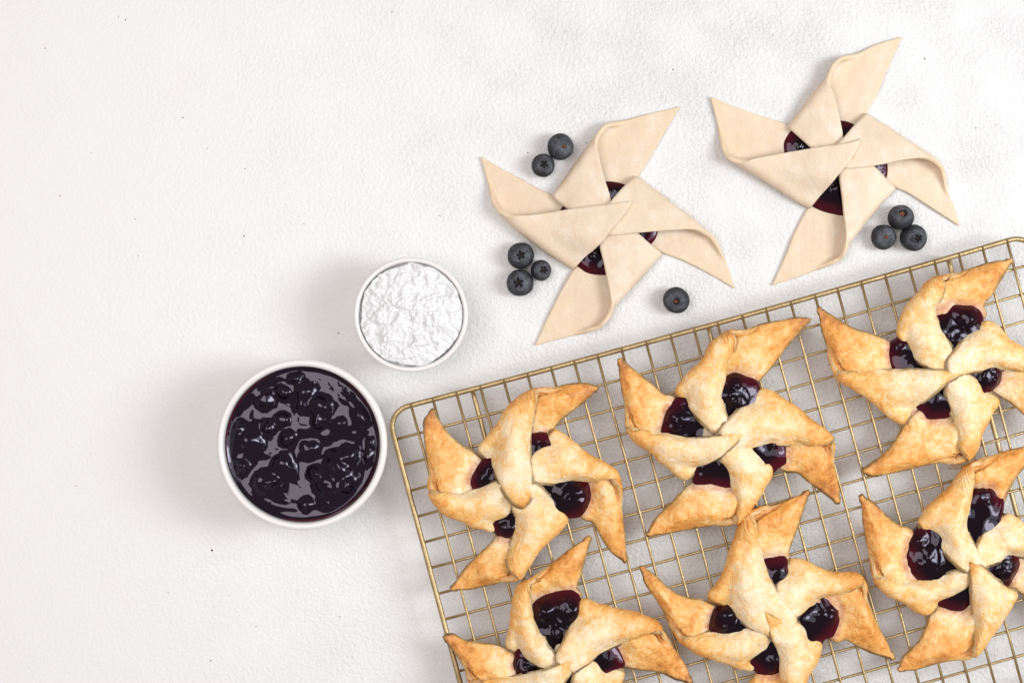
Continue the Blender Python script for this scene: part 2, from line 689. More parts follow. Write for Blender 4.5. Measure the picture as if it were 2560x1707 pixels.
    N = np.cross(gs, gu)
    ln = np.linalg.norm(N, axis=2, keepdims=True)
    N = N / np.maximum(ln, 1e-9)
    # the sheet's upper side on the base layer must face up
    if N[ns // 2, 3, 2] < 0:
        N = -N
        flip = True
    else:
        flip = False
    # distances to the sheet's edges
    uu = np.linspace(0, 1, nu)[None, :] * tot[:, None]
    de0, de1 = uu, tot[:, None] - uu
    rowlen = la + lb
    dt = (S * rowlen)[:, None] + 0 * uu
    dend = ((1 - S) * rowlen)[:, None] + 0 * uu
    dmin = np.minimum(np.minimum(de0, de1), dend)
    rw = 0.085 if baked else 0.016
    prof = np.sqrt(np.clip(1 - (1 - np.clip(dmin / rw, 0, 1)) ** 2, 0, 1))
    tts = np.clip((S - sf) / (1 - sf), 0, 1)[:, None]
    base_t = (np.where(S[:, None] < sf, 0.42, 0.70 - 0.42 * smooth(tts / 0.55))) if baked else 0.84
    Th = T * (base_t + (1 - base_t) * prof)
    Th = Th * (0.45 + 0.55 * smooth(dt / 0.35))
    puff = np.zeros((ns, nu))
    if baked:
        pd = np.minimum(de0, np.where(S[:, None] < sf, de1, 9.0))
        crease = np.argmax(vflap > 0, axis=1)
        crease = np.where((vflap > 0).any(axis=1), crease, nu - 1)
        dc = np.abs(uu - (crease / (nu - 1.0) * tot)[:, None])
        pd = np.minimum(np.minimum(pd, dc), dend + 0.05)
        puff = 0.046 * (1 - (1 - np.clip(pd / 0.20, 0, 1)) ** 2) * (vflap <= 0) * smooth(dt / 0.30)
        dv = grid[:, :, :2] - center[:2]
        rj = jam_r(np.arctan2(dv[:, :, 1], dv[:, :, 0]))
        puff = puff * smooth((np.hypot(dv[:, :, 0], dv[:, :, 1]) - rj + 0.015) / 0.11)
    flat = grid.reshape(-1, 3)
    Nf = N.reshape(-1, 3)
    so = seed * 7.31
    q = flat + so
    if baked:
        Thn = Th.ravel() * (1 + 0.35 * fbm(q, 5.0, 2, seed))
        lump = 0.013 * fbm(q, 7.0, 2, seed + 3) + 0.0042 * fbm(q + 0.03 * np.stack([vnoise(q, 9, 5), vnoise(q, 9, 6), vnoise(q, 9, 7)], 1), 17, 2, seed + 9)
    else:
        Thn = Th.ravel() * (1 + 0.12 * vnoise(q, 4.0, seed))
        lump = 0.007 * fbm(q, 4.0, 2, seed + 3) + 0.002 * vnoise(q * np.array([1, .45, 1]), 16, seed)
    if not baked:
        cd = np.linalg.norm(flat[:, :2] - center[:2], axis=1)
        lump = lump + 0.0075 * vnoise(q * np.array([1, 0.5, 1]), 22, seed + 2) * np.clip(1 - cd / 0.22, 0, 1) * (vflap.ravel() > 0.3)
    if baked:
        band = np.clip(1 - de1 / 0.13, 0, 1) * smooth((S[:, None] - sf + 0.10) / 0.10) * (1 - smooth((tts - 0.25) / 0.45))
        wig = 0.02 * vnoise(q, 11, seed + 4)
        lines = (0.0058 * band * np.sin(2 * math.pi * (de1 + wig.reshape(ns, nu)) / 0.018)).ravel()
        lump = lump + lines
        seam = lines / 0.0058
    up = flat + Nf * (Thn * 0.5 + lump + puff.ravel())[:, None]
    dn = flat - Nf * (Thn * 0.5 - lump * 0.9)[:, None]
    nG = ns * nu
    # boundary loop and its layered wall
    ids = np.arange(nG).reshape(ns, nu)
    loop = list(ids[0, :]) + list(ids[1:, -1]) + list(ids[-1, -2::-1]) + list(ids[-2:0:-1, 0])
    inn = np.zeros((nG, 3))
    inn[ids[:, 0]] = flat[ids[:, 0]] - flat[ids[:, 1]]
    inn[ids[:, -1]] = flat[ids[:, -1]] - flat[ids[:, -2]]
    inn[ids[0, :]] = flat[ids[0, :]] - flat[ids[1, :]]
    inn[ids[-1, :]] = flat[ids[-1, :]] - flat[ids[-2, :]]
    out = inn[loop]
    out /= np.maximum(np.linalg.norm(out, axis=1, keepdims=True), 1e-9)
    K = 9 if baked else 4
    verts = [up, dn]
    wall = []
    off = 2 * nG
    m = len(loop)
    lay = [np.full(nG, 0.0), np.full(nG, 1.0)]
    rings = [np.array(loop)]
    for k in range(1, K):
        tq = k / K
        p = up[loop] * (1 - tq) + dn[loop] * tq
        bul = math.sin(math.pi * tq) * (0.008 if baked else 0.002)
        jit = 0.0
        if baked:
            jit = (0.005 if k % 2 else -0.005) + 0.005 * vnoise(p + k * 3.3 + so, 16, seed + k)
        p = p + out * np.asarray(bul + jit).reshape(-1, 1)
        verts.append(p)
        lay.append(np.full(m, tq))
        rings.append(np.arange(off, off + m))
        off += m
    rings.append(np.array(loop) + nG)
    faces = grid_faces(ns, nu, 0, flip) + grid_faces(ns, nu, nG, not flip)
    for ra, rb in zip(rings[:-1], rings[1:]):
        ra2, rb2 = np.roll(ra, -1), np.roll(rb, -1)
        qd = np.stack([ra, rb, rb2, ra2], axis=1)
        if not flip:
            qd = qd[:, ::-1]
        wall += qd.tolist()
    V = np.concatenate(verts)
    isw = np.concatenate([np.zeros(2 * nG), np.ones((K - 1) * m)])
    ew = (np.clip(1 - dmin / 0.05, 0, 1) ** 2).ravel() * 0.5
    isw[:nG] = np.maximum(isw[:nG], ew * (0.3 if baked else 1.0))
    # browning: tips, ridges and outer faces colour first, the sheltered middle stays pale
    dist = np.linalg.norm(V[:, :2] - center[:2], axis=1)
    tip = np.r_[np.tile(np.clip(1 - dt.ravel() / 0.55, 0, 1), 2), np.tile(np.clip(1 - dt.ravel()[loop] / 0.55, 0, 1), K - 1)]
    ridge = (np.clip(1 - np.abs(vflap) * 5.0, 0, 1) * (vflap > 0)).ravel()
    ridge = np.r_[ridge, ridge, np.tile(ridge[loop], K - 1)]
    edg = (np.clip(1 - np.minimum(de0, de1) / 0.09, 0, 1)).ravel()
    edg = np.r_[edg, edg, np.tile(edg[loop], K - 1)]
    bake = 0.21 + 0.36 * smooth((dist - 0.18) / 0.38) + 0.26 * tip ** 1.6 + 0.12 * ridge + 0.05 * edg * smooth((dist - 0.2) / 0.3)
    if baked:
        bake = bake - 0.20 * np.r_[seam, seam * 0, np.tile(seam[loop] * 0, K - 1)] + 0.10 * np.r_[band.ravel(), band.ravel() * 0, np.tile(band.ravel()[loop] * 0, K - 1)]
    if arm.get('point'):
        pnt = np.linalg.norm(V[:, :2] - free[-1], axis=1)
        bake = bake + 0.55 * np.clip(1 - pnt / 0.17, 0, 1) * np.r_[np.tile((vflap > 0.5).ravel(), 2), np.tile((vflap > 0.5).ravel()[loop], K - 1)]
    vfl = np.r_[vflap.ravel(), vflap.ravel() * 0 + 1, np.tile(vflap.ravel()[loop], K - 1)]
    return V, faces + wall, {'flap': vfl, 'bake': bake, 'edge': isw, 'layer': np.concatenate(lay)}


def filling_mesh(outline, tr, center, zb, he, hc, seed, lumps, nr=44, na=180, amp=0.010):
    ox, oy, sc = tr
    pts = np.array([at(ox + x / sc, oy + y / sc, zb + 0.02)[:2] for x, y in outline]) - center[:2]
    ang = np.arctan2(pts[:, 1], pts[:, 0])
    rad = np.linalg.norm(pts, axis=1)
    o = np.argsort(ang)
    ang, rad = ang[o], rad[o]
    A = np.linspace(-math.pi, math.pi, na, endpoint=False)
    Rr = np.interp(A, ang, rad, period=2 * math.pi)
    ker = np.array([1, 2, 3, 2, 1.0])
    ker /= ker.sum()
    Rr = np.convolve(np.r_[Rr[-2:], Rr, Rr[:2]], ker, 'valid')
    V = [np.array([[center[0], center[1], zb + he + hc]])]
    rho = np.linspace(0, 1, nr + 1)[1:] ** 0.72
    thin = [np.zeros(1)]
    for q in rho:
        x = center[0] + Rr * q * np.cos(A)
        y = center[1] + Rr * q * np.sin(A)
        z = zb + he * np.sqrt(np.clip(1 - q ** 7, 0, 1)) + hc * (1 - q ** 2)
        V.append(np.stack([x, y, np.full(na, z)], 1))
        thin.append(np.full(na, smooth((q - 0.72) / 0.24)))
    V.append(V[-1] * 1.0)
    V[-1][:, 2] = zb - 0.03
    thin.append(np.full(na, 1.0))
    V = np.concatenate(V)
    thin = np.concatenate(thin)
    body = np.concatenate([[1.0], np.repeat(np.r_[np.clip((1 - rho) / 0.25, 0, 1), 0.0], na)])
    q2 = V * np.array([1, 1, 0.0])
    V[:, 2] += body * (amp * fbm(q2 + seed * 3.1, 7, 2, seed) + amp * 0.36 * vnoise(q2 + seed, 17, seed + 5))
    for (lx, ly, lr, lh) in lumps:
        lr, lh = lr * 0.68, lh * 0.55
        c = at(ox + lx / sc, oy + ly / sc, zb + 0.05)[:2]
        dd = np.linalg.norm(V[:, :2] - c, axis=1) / lr
        dome = np.where(dd < 1.0, np.sqrt(np.clip(1 - dd ** 2, 0, 1)), 0)
        soft = np.exp(-np.clip(dd - 0.8, 0, None) ** 2 / 0.12) * 0.25
        bl = np.maximum(dome, soft)
        V[:, 2] += bl * lh * np.clip(body * 2.5, 0, 1)
        rough = np.where(dd < 0.9, 1.0, 0.0)
        V[:, 2] += rough * 0.0050 * vnoise(V * np.array([1, 1, 0.0]), 42, 3)
        thin *= np.clip(dd / 1.3, 0, 1)
    F = []
    for s in range(na):
        F.append((0, 1 + s, 1 + (s + 1) % na))
    for k in range(nr):
        for s in range(na):
            a = 1 + k * na
            F.append((a + s, a + na + s, a + na + (s + 1) % na, a + (s + 1) % na))
    return V, F, {'thin': thin}


def pinwheel(name, label, group, tr, center_px, arms, levels, jam, lumps, baked, seed):
    ox, oy, sc = tr
    if baked:
        z0, T, rF, rG = RACK_Z + 0.026, 0.050, 0.048, 0.015
        zc0, dz, Rb, Rc = z0 + 0.102, 0.013, 0.52, 0.10
        zb, he, hc, mat = z0 + 0.006, 0.040, 0.016, M_BAKED
    else:
        z0, T, rF, rG = 0.0145, 0.025, 0.056, 0.022
        zc0, dz, Rb, Rc = 0.090, 0.024, 0.50, 0.10
        zb, he, hc, mat = 0.024, 0.020, 0.012, M_DOUGH
    cpx = (ox + center_px[0] / sc, oy + center_px[1] / sc)
    center = at(*cpx, zc0)
    root = thing(name, label, 'pastry', (center[0], center[1], z0 - T / 2), group)
    L0 = np.array(root.location)
    ns, nu = (76, 92) if baked else (56, 72)
    ring = []
    jp = np.array([at(ox + x / sc, oy + y / sc, zb + 0.02)[:2] for x, y in jam]) - center[:2]
    ja = np.arctan2(jp[:, 1], jp[:, 0])
    jo = np.argsort(ja)
    ja, jl = ja[jo], np.linalg.norm(jp, axis=1)[jo]

    def jam_r(a):
        return np.interp(a, ja, jl, period=2 * math.pi)
    for k, arm in enumerate(arms):
        V, F, at_ = petal_mesh(arm, tr, center, z0, T, rF, rG, zc0 + dz * levels[k], Rb, Rc, baked, seed * 10 + k, ns, nu, jam_r)
        dv = V[:, :2] - center[:2]
        rr = np.linalg.norm(dv, axis=1)
        Rj = jam_r(np.arctan2(dv[:, 1], dv[:, 0]))
        at_['stain'] = np.clip(1 - (rr - Rj) / 0.032, 0, 1) * (at_.pop('flap') < 0.01)
        mesh_obj('petal', V - L0, F, mat, root, at_)
        ring.append(arm['outer'][-1])
        ring.append(arm['inner'][-1])
    # the uncut middle of the square, under the filling
    pts = np.array([at(ox + x / sc, oy + y / sc, z0)[:2] for x, y in ring]) - center[:2]
    o = np.argsort(np.arctan2(pts[:, 1], pts[:, 0]))
    pts = pts[o] * 0.93
    loop = catmull(list(pts) + [pts[0]], 6)[0][:-1]
    n = len(loop)
    zt, zl = z0 + T * 0.3, z0 - T * 0.45
    V = [(0, 0, zt)] + [(x * 0.9, y * 0.9, zt) for x, y in loop] + [(x, y, (zt + zl) / 2) for x, y in loop] + [(x * .97, y * .97, zl) for x, y in loop] + [(0, 0, zl)]
    F = [(0, 1 + k, 1 + (k + 1) % n) for k in range(n)]
    for r in range(2):
        a = 1 + r * n
        F += [(a + k, a + n + k, a + n + (k + 1) % n, a + (k + 1) % n) for k in range(n)]
    F += [(1 + 3 * n, 1 + 2 * n + (k + 1) % n, 1 + 2 * n + k) for k in range(n)]
    V = np.array(V) + np.array([center[0], center[1], 0]) - L0
    zz = np.zeros(len(V))
    mesh_obj('dough_base', V, F, mat, root, {'bake': zz + 0.05, 'edge': zz, 'layer': zz, 'stain': zz + 1})
    if baked:
        rr_ = 0.115
        na_, nr_ = 40, 12
        A_ = np.linspace(0, 2 * math.pi, na_, endpoint=False)
        VV = [np.array([[0, 0, zc0 - 0.010]])]
        for k in range(1, nr_ + 1):
            q = k / nr_
            VV.append(np.stack([rr_ * q * np.cos(A_), rr_ * q * np.sin(A_), np.full(na_, zc0 - 0.010 - 0.08 * q ** 2.2)], 1))
        VV = np.concatenate(VV)
        VV[:, :2] *= (1 + 0.22 * vnoise(VV * np.array([1, 1, 0]) + seed, 12, 5))[:, None]
        VV[:, 2] += 0.012 * fbm(VV * np.array([1, 1, 0]) + seed, 16, 3, 8)
        FF = [(0, 1 + k, 1 + (k + 1) % na_) for k in range(na_)]
        for r in range(nr_ - 1):
            a = 1 + r * na_
            FF += [(a + k, a + na_ + k, a + na_ + (k + 1) % na_, a + (k + 1) % na_) for k in range(na_)]
        zz = np.zeros(len(VV))
        mesh_obj('dough_center', VV + np.array([center[0], center[1], 0]) - L0, FF, mat, root, {'bake': zz - 0.05, 'edge': zz, 'layer': zz, 'stain': zz})
    V, F, a_ = filling_mesh(jam, tr, center, zb, he, hc, seed, lumps, amp=0.015 if baked else 0.004)
    mesh_obj('filling', V - L0, F, M_JAM_DIM, root, a_)
    return root


def arm(inner, outer, f, free, end, point=False):
    return dict(inner=inner, outer=outer, f=f, free=free, end=end, point=point)


Z1 = (1180, 250, 2.4886)
Z2 = (1740, 70, 2.3757)
Z3 = (960, 920, 2.7031)
Z4 = (1500, 760, 2.6141)
Z5 = (2000, 600, 2.5286)
Z6 = (1080, 1320, 3.4588)
Z7 = (1580, 1200, 3.0929)
Z8 = (2100, 1100, 2.5826)

G_RAW = 'unbaked dough pinwheels on the table'
G_BAKED = 'baked pinwheels on the rack'

pinwheel('dough_pinwheel', 'unbaked pale dough pinwheel lying between the pair of blueberries and the lone blueberry', G_RAW, Z1, (860, 775), [
    arm([(1292, 45), (1180, 230), (1040, 465), (900, 640)],
        [(1292, 45), (1080, 95), (900, 138), (835, 160), (795, 205), (700, 330), (600, 470), (503, 600)], 3,
        [(835, 160), (788, 220), (780, 290), (800, 390), (830, 500), (862, 605), (880, 740)],
        [(503, 600), (590, 672), (730, 745), (880, 740)]),
    arm([(1632, 1168), (1480, 1080), (1320, 1000), (1178, 945), (1020, 860)],
        [(1632, 1168), (1590, 1040), (1540, 910), (1500, 850), (1440, 800), (1300, 690), (1150, 575), (1015, 478)], 3,
        [(1500, 850), (1465, 822), (1385, 805), (1250, 808), (1030, 825), (880, 840), (760, 830)],
        [(1015, 478), (980, 505), (870, 625), (790, 720), (760, 830)]),
    arm([(398, 1522), (470, 1360), (560, 1180), (640, 1045), (730, 950)],
        [(398, 1522), (560, 1480), (720, 1440), (800, 1410), (855, 1350), (885, 1285), (960, 1200), (1060, 1085), (1178, 950)], 3,
        [(800, 1410), (855, 1350), (868, 1270), (850, 1150), (825, 1020), (795, 890), (800, 800)],
        [(1178, 950), (1100, 890), (1025, 825), (920, 770), (800, 800)]),
    arm([(58, 358), (200, 440), (350, 520), (500, 600), (640, 690)],
        [(58, 358), (95, 500), (130, 620), (150, 660), (190, 710), (280, 790), (440, 915), (560, 990), (640, 1042)], 3,
        [(150, 660), (195, 705), (300, 718), (420, 708), (600, 682), (820, 655), (1000, 630)],
        [(640, 1042), (700, 975), (800, 890), (880, 790), (950, 710), (1000, 630)]),
], [0, 1, 0, 2],
    [(845, 503), (890, 508), (955, 525), (1080, 580), (1160, 700), (1160, 818), (1147, 860), (1108, 905), (950, 1060), (830, 1093),
     (770, 1090), (710, 1078), (648, 1030), (560, 900), (535, 760), (540, 685), (562, 652), (610, 610), (700, 540)],
    [(760, 960, 0.05, 0.015), (905, 560, 0.05, 0.01)], False, 1)

pinwheel('dough_pinwheel', 'unbaked pale dough pinwheel in the corner above the blueberry trio beside the rack', G_RAW, Z2, (860, 800), [
    arm([(1220, 58), (1140, 230), (1070, 400), (1010, 505), (930, 620)],
        [(1220, 58), (1080, 100), (920, 165), (860, 190), (820, 230), (790, 295), (700, 400), (610, 510), (553, 590)], 3,
        [(860, 190), (815, 240), (795, 310), (825, 400), (855, 520), (880, 640), (890, 750)],
        [(553, 590), (640, 670), (690, 718), (790, 780), (890, 750)]),
    arm([(1562, 1172), (1400, 1070), (1250, 975), (1190, 950), (1050, 880)],
        [(1562, 1172), (1520, 1040), (1490, 930), (1460, 850), (1420, 790), (1300, 705), (1150, 600), (1015, 505)], 3,
        [(1460, 850), (1430, 800), (1360, 775), (1250, 780), (1110, 808), (960, 830), (790, 830)],
        [(1015, 505), (960, 560), (880, 650), (810, 730), (790, 830)]),
    arm([(455, 1525), (530, 1360), (590, 1210), (670, 1065), (750, 980)],
        [(455, 1525), (650, 1460), (800, 1400), (860, 1372), (888, 1340), (905, 1285), (980, 1180), (1080, 1060), (1190, 950)], 3,
        [(860, 1372), (890, 1320), (895, 1220), (885, 1110), (872, 980), (855, 870), (850, 790)],
        [(1190, 950), (1120, 880), (1050, 820), (940, 770), (850, 790)]),
    arm([(88, 413), (240, 475), (400, 530), (545, 580), (660, 680)],
        [(88, 413), (120, 540), (160, 670), (185, 745), (230, 785), (330, 850), (480, 945), (600, 1020), (685, 1062)], 3,
        [(185, 745), (215, 775), (290, 785), (350, 775), (540, 740), (700, 715), (900, 685), (985, 660)],
        [(685, 1062), (760, 975), (850, 865), (920, 780), (985, 660)]),
], [0, 1, 0, 2],
    [(860, 548), (900, 552), (945, 570), (1050, 640), (1120, 740), (1145, 820), (1140, 885), (1050, 1020), (950, 1100), (885, 1116),
     (800, 1100), (740, 1082), (690, 1055), (600, 960), (530, 800), (527, 735), (523, 680), (560, 612), (650, 560), (760, 540)],
    [(610, 690, 0.05, 0.012), (840, 960, 0.05, 0.012)], False, 2)

P1 = [
    arm([(1432, 140), (1330, 230), (1230, 310), (1150, 385), (1130, 430), (1040, 560)],
        [(1432, 140), (1390, 115), (1240, 118), (1120, 140), (1030, 155), (960, 195), (870, 290), (780, 410), (700, 490), (632, 560)], 4,
        [(1030, 155), (1025, 230), (1010, 350), (988, 430), (985, 560), (990, 680), (1000, 770), (985, 880), (940, 940)],
        [(632, 560), (720, 660), (770, 760), (830, 860), (880, 915), (940, 940)], True),
    arm([(1632, 1295), (1540, 1230), (1460, 1110), (1410, 1030), (1350, 1010), (1220, 900)],
        [(1632, 1295), (1625, 1150), (1610, 980), (1600, 860), (1580, 780), (1550, 710), (1480, 650), (1350, 570), (1220, 480), (1140, 425)], 4,
        [(1580, 780), (1530, 740), (1440, 745), (1380, 765), (1250, 768), (1150, 785), (1040, 778), (890, 800)],
        [(1140, 425), (1080, 510), (1000, 600), (940, 700), (890, 800)]),
    arm([(465, 1487), (540, 1380), (640, 1270), (740, 1170), (820, 1060)],
        [(465, 1487), (560, 1488), (700, 1468), (830, 1440), (900, 1400), (960, 1330), (1030, 1240), (1110, 1130), (1180, 1070), (1240, 1010)], 4,
        [(900, 1400), (850, 1360), (835, 1300), (855, 1220), (872, 1130), (885, 1010), (870, 930), (860, 830)],
        [(1240, 1010), (1190, 940), (1100, 850), (1020, 780), (930, 770), (860, 830)]),
    arm([(330, 288), (360, 350), (420, 440), (520, 530), (600, 575), (720, 680)],
        [(330, 288), (285, 340), (275, 440), (290, 580), (310, 720), (325, 830), (370, 910), (450, 970), (560, 1020), (660, 1080), (735, 1115)], 5,
        [(325, 830), (400, 850), (480, 850), (580, 830), (680, 800), (770, 765), (850, 760)],
        [(735, 1115), (790, 1060), (850, 980), (880, 880), (850, 760)])]
pinwheel('baked_pinwheel', 'golden pinwheel nearest the jam bowl, one long flap lying upright over its middle', G_BAKED, Z3, (930, 800), P1, [2, 0, 1, 0],
         [(690, 600), (600, 680), (567, 780), (590, 824), (650, 900), (700, 1000), (735, 1105), (765, 1140), (810, 1176), (855, 1165),
          (1000, 1130), (1150, 1060), (1240, 1012), (1310, 1022), (1372, 970), (1406, 880), (1390, 770), (1250, 640), (1180, 500), (1112, 436), (1070, 423), (1005, 430), (850, 480)],
         [(1300, 880, 0.13, 0.05), (690, 730, 0.09, 0.02), (830, 1090, 0.07, 0.03)], True, 3)

P2 = [
    arm([(1362, 108), (1270, 200), (1170, 330), (1100, 420), (1040, 490), (940, 620)],
        [(1362, 108), (1320, 95), (1180, 115), (1050, 140), (930, 175), (850, 190), (790, 230), (735, 280), (690, 360), (620, 450), (550, 520), (497, 580)], 5,
        [(850, 190), (885, 235), (875, 330), (842, 430), (818, 560), (815, 680), (832, 760), (845, 860)],
        [(497, 580), (560, 650), (640, 745), (735, 835), (845, 860)]),
    arm([(1552, 1290), (1480, 1230), (1380, 1160), (1290, 1090), (1210, 1080), (1090, 1000)],
        [(1552, 1290), (1558, 1220), (1540, 1080), (1520, 960), (1495, 905), (1440, 840), (1350, 770), (1230, 670), (1130, 600), (1045, 560)], 4,
        [(1495, 905), (1400, 920), (1300, 920), (1200, 925), (1080, 930), (950, 960), (820, 980)],
        [(1045, 560), (960, 650), (880, 720), (800, 790), (770, 880), (820, 980)]),
    arm([(318, 1505), (370, 1410), (470, 1310), (560, 1210), (605, 1170), (680, 1060)],
        [(318, 1505), (450, 1490), (600, 1470), (780, 1440), (880, 1420), (930, 1390), (990, 1310), (1050, 1200), (1100, 1130), (1115, 1055)], 4,
        [(880, 1420), (905, 1370), (880, 1250), (840, 1130), (812, 1050), (790, 1010), (800, 940)],
        [(1115, 1055), (1080, 990), (1030, 950), (900, 920), (800, 940)]),
    arm([(130, 368), (230, 450), (330, 530), (420, 600), (490, 610), (590, 720)],
        [(130, 368), (135, 480), (160, 620), (172, 720), (190, 800), (250, 890), (340, 935), (420, 1000), (500, 1080), (590, 1130)], 4,
        [(190, 800), (250, 830), (340, 842), (430, 862), (540, 878), (680, 868), (800, 852), (900, 822), (955, 815)],
        [(590, 1130), (640, 1095), (740, 1030), (850, 940), (920, 870), (955, 815)], True)]
pinwheel('baked_pinwheel', 'golden pinwheel in the middle of the rear row, with a pointed flap across it', G_BAKED, Z4, (790, 850), P2, [0, 1, 0, 2],
         [(505, 603), (440, 670), (405, 760), (380, 824), (450, 930), (540, 1040), (606, 1130), (608, 1192), (700, 1196), (790, 1206), (838, 1213),
          (950, 1180), (1120, 1052), (1170, 1087), (1218, 1070), (1238, 1010), (1228, 925), (1150, 780), (1080, 640), (1050, 535), (1030, 493), (960, 463), (880, 434), (825, 465), (650, 520)],
         [(890, 480, 0.085, 0.035), (905, 610, 0.095, 0.035), (490, 760, 0.09, 0.03)], True, 4)

P3 = [
    arm([(1335, 132), (1270, 230), (1200, 340), (1145, 410), (1165, 470), (1070, 580)],
        [(1335, 132), (1250, 140), (1120, 175), (1000, 215), (880, 240), (820, 270), (770, 350), (700, 440), (650, 530), (630, 615)], 4,
        [(880, 240), (912, 280), (905, 350), (872, 430), (895, 530), (930, 610), (962, 685), (990, 760), (1005, 850)],
        [(630, 615), (700, 700), (780, 785), (880, 835), (1005, 850)]),
    arm([(1690, 1260), (1560, 1190), (1416, 1090), (1330, 1020), (1230, 955), (1120, 890)],
        [(1690, 1260), (1640, 1100), (1600, 960), (1560, 860), (1510, 780), (1416, 710), (1320, 650), (1240, 560), (1170, 518)], 3,
        [(1560, 860), (1480, 830), (1416, 825), (1300, 820), (1240, 802), (1150, 825), (1055, 838), (930, 890)],
        [(1170, 518), (1080, 600), (1000, 680), (930, 760), (930, 890)]),
    arm([(408, 1455), (480, 1400), (580, 1310), (640, 1220), (670, 1160), (780, 1050)],
        [(408, 1455), (440, 1478), (560, 1475), (700, 1445), (850, 1410), (970, 1395), (1045, 1372), (1090, 1310), (1140, 1200), (1200, 1100), (1250, 1000)], 6,
        [(1045, 1372), (1015, 1310), (1000, 1180), (965, 1060), (925, 960), (930, 870)],
        [(1250, 1000), (1190, 940), (1060, 852), (980, 840), (930, 870)]),
    arm([(118, 437), (230, 510), (330, 570), (430, 600), (550, 645), (660, 740)],
        [(118, 437), (140, 560), (180, 660), (205, 760), (240, 840), (300, 900), (370, 950), (480, 1030), (580, 1100), (665, 1165)], 4,
        [(240, 840), (330, 838), (450, 832), (600, 824), (750, 818), (900, 825), (1008, 845)],
        [(665, 1165), (740, 1090), (830, 990), (930, 900), (1008, 845)], True)]
pinwheel('baked_pinwheel', 'golden pinwheel at the far corner of the rack, just below the blueberry trio', G_BAKED, Z5, (950, 810), P3, [0, 1, 0, 2],
         [(610, 624), (560, 650), (552, 700), (562, 750), (580, 822), (640, 930), (720, 1050), (765, 1085), (790, 1132), (850, 1146), (930, 1138), (975, 1105),
          (1100, 1030), (1215, 957), (1272, 910), (1288, 830), (1262, 790), (1220, 680), (1162, 512), (1168, 460), (1132, 410), (1040, 405), (940, 391), (873, 430), (740, 540)],
         [(1050, 470, 0.105, 0.045), (990, 600, 0.07, 0.02), (1210, 870, 0.09, 0.04), (620, 680, 0.06, 0.02)], True, 5)

P4 = [
    arm([(1358, 85), (1310, 250), (1270, 400), (1240, 510), (1280, 580), (1190, 760)],
        [(1358, 85), (1230, 160), (1100, 270), (960, 380), (830, 470), (760, 515), (738, 590), (730, 700), (710, 830), (680, 950), (655, 1040)], 4,
        [(830, 470), (838, 560), (848, 650), (880, 790), (940, 900), (1000, 1020), (1065, 1085), (1130, 1190)],
        [(655, 1040), (720, 1090), (870, 1172), (1000, 1215), (1130, 1190)]),
    arm([(2232, 1325), (2120, 1290), (1980, 1230), (1830, 1210), (1680, 1190), (1460, 1160)],
        [(2232, 1325), (2200, 1220), (2120, 1090), (2040, 980), (1970, 895), (1900, 820), (1800, 780), (1620, 740), (1420, 680), (1280, 645)], 4,
        [(1970, 895), (1870, 895), (1780, 930), (1700, 980), (1600, 1022), (1480, 1080), (1380, 1140), (1220, 1240)],
        [(1280, 645), (1220, 800), (1150, 960), (1080, 1090), (1100, 1190), (1220, 1240)]),
    arm([(560, 2060), (700, 1850), (850, 1650), (950, 1500), (1050, 1400)],
        [(560, 2060), (800, 2050), (1050, 1990), (1300, 1900), (1400, 1800), (1480, 1650), (1580, 1450), (1650, 1240)], 3,
        [(1300, 1900), (1290, 1750), (1250, 1560), (1210, 1420), (1210, 1280)],
        [(1650, 1240), (1500, 1195), (1380, 1150), (1270, 1190), (1210, 1280)]),
    arm([(118, 940), (180, 925), (280, 980), (400, 1000), (560, 1020), (690, 1080), (800, 1200)],
        [(118, 940), (130, 970), (200, 1080), (290, 1220), (350, 1320), (440, 1390), (560, 1450), (700, 1530), (800, 1580), (900, 1610)], 4,
        [(350, 1320), (470, 1332), (600, 1322), (800, 1272), (950, 1222), (1100, 1162), (1180, 1122), (1235, 1115)],
        [(900, 1610), (1000, 1520), (1120, 1360), (1200, 1230), (1235, 1115)], True)]
pinwheel('baked_pinwheel', 'golden pinwheel at the front left of the rack, its large jam triangle holding two berries', G_BAKED, Z6, (1120, 1160), P4, [0, 1, 0, 2],
         [(715, 1100), (685, 1180), (725, 1268), (850, 1400), (960, 1560), (1100, 1620), (1250, 1560), (1450, 1350), (1560, 1225), (1620, 1232), (1690, 1190), (1650, 1090), (1610, 1025),
          (1450, 850), (1280, 655), (1295, 570), (1240, 508), (1100, 540), (960, 570), (838, 650), (760, 850)],
         [(975, 690, 0.105, 0.05), (1180, 690, 0.095, 0.045), (1090, 880, 0.10, 0.02), (760, 1200, 0.08, 0.02)], True, 6)

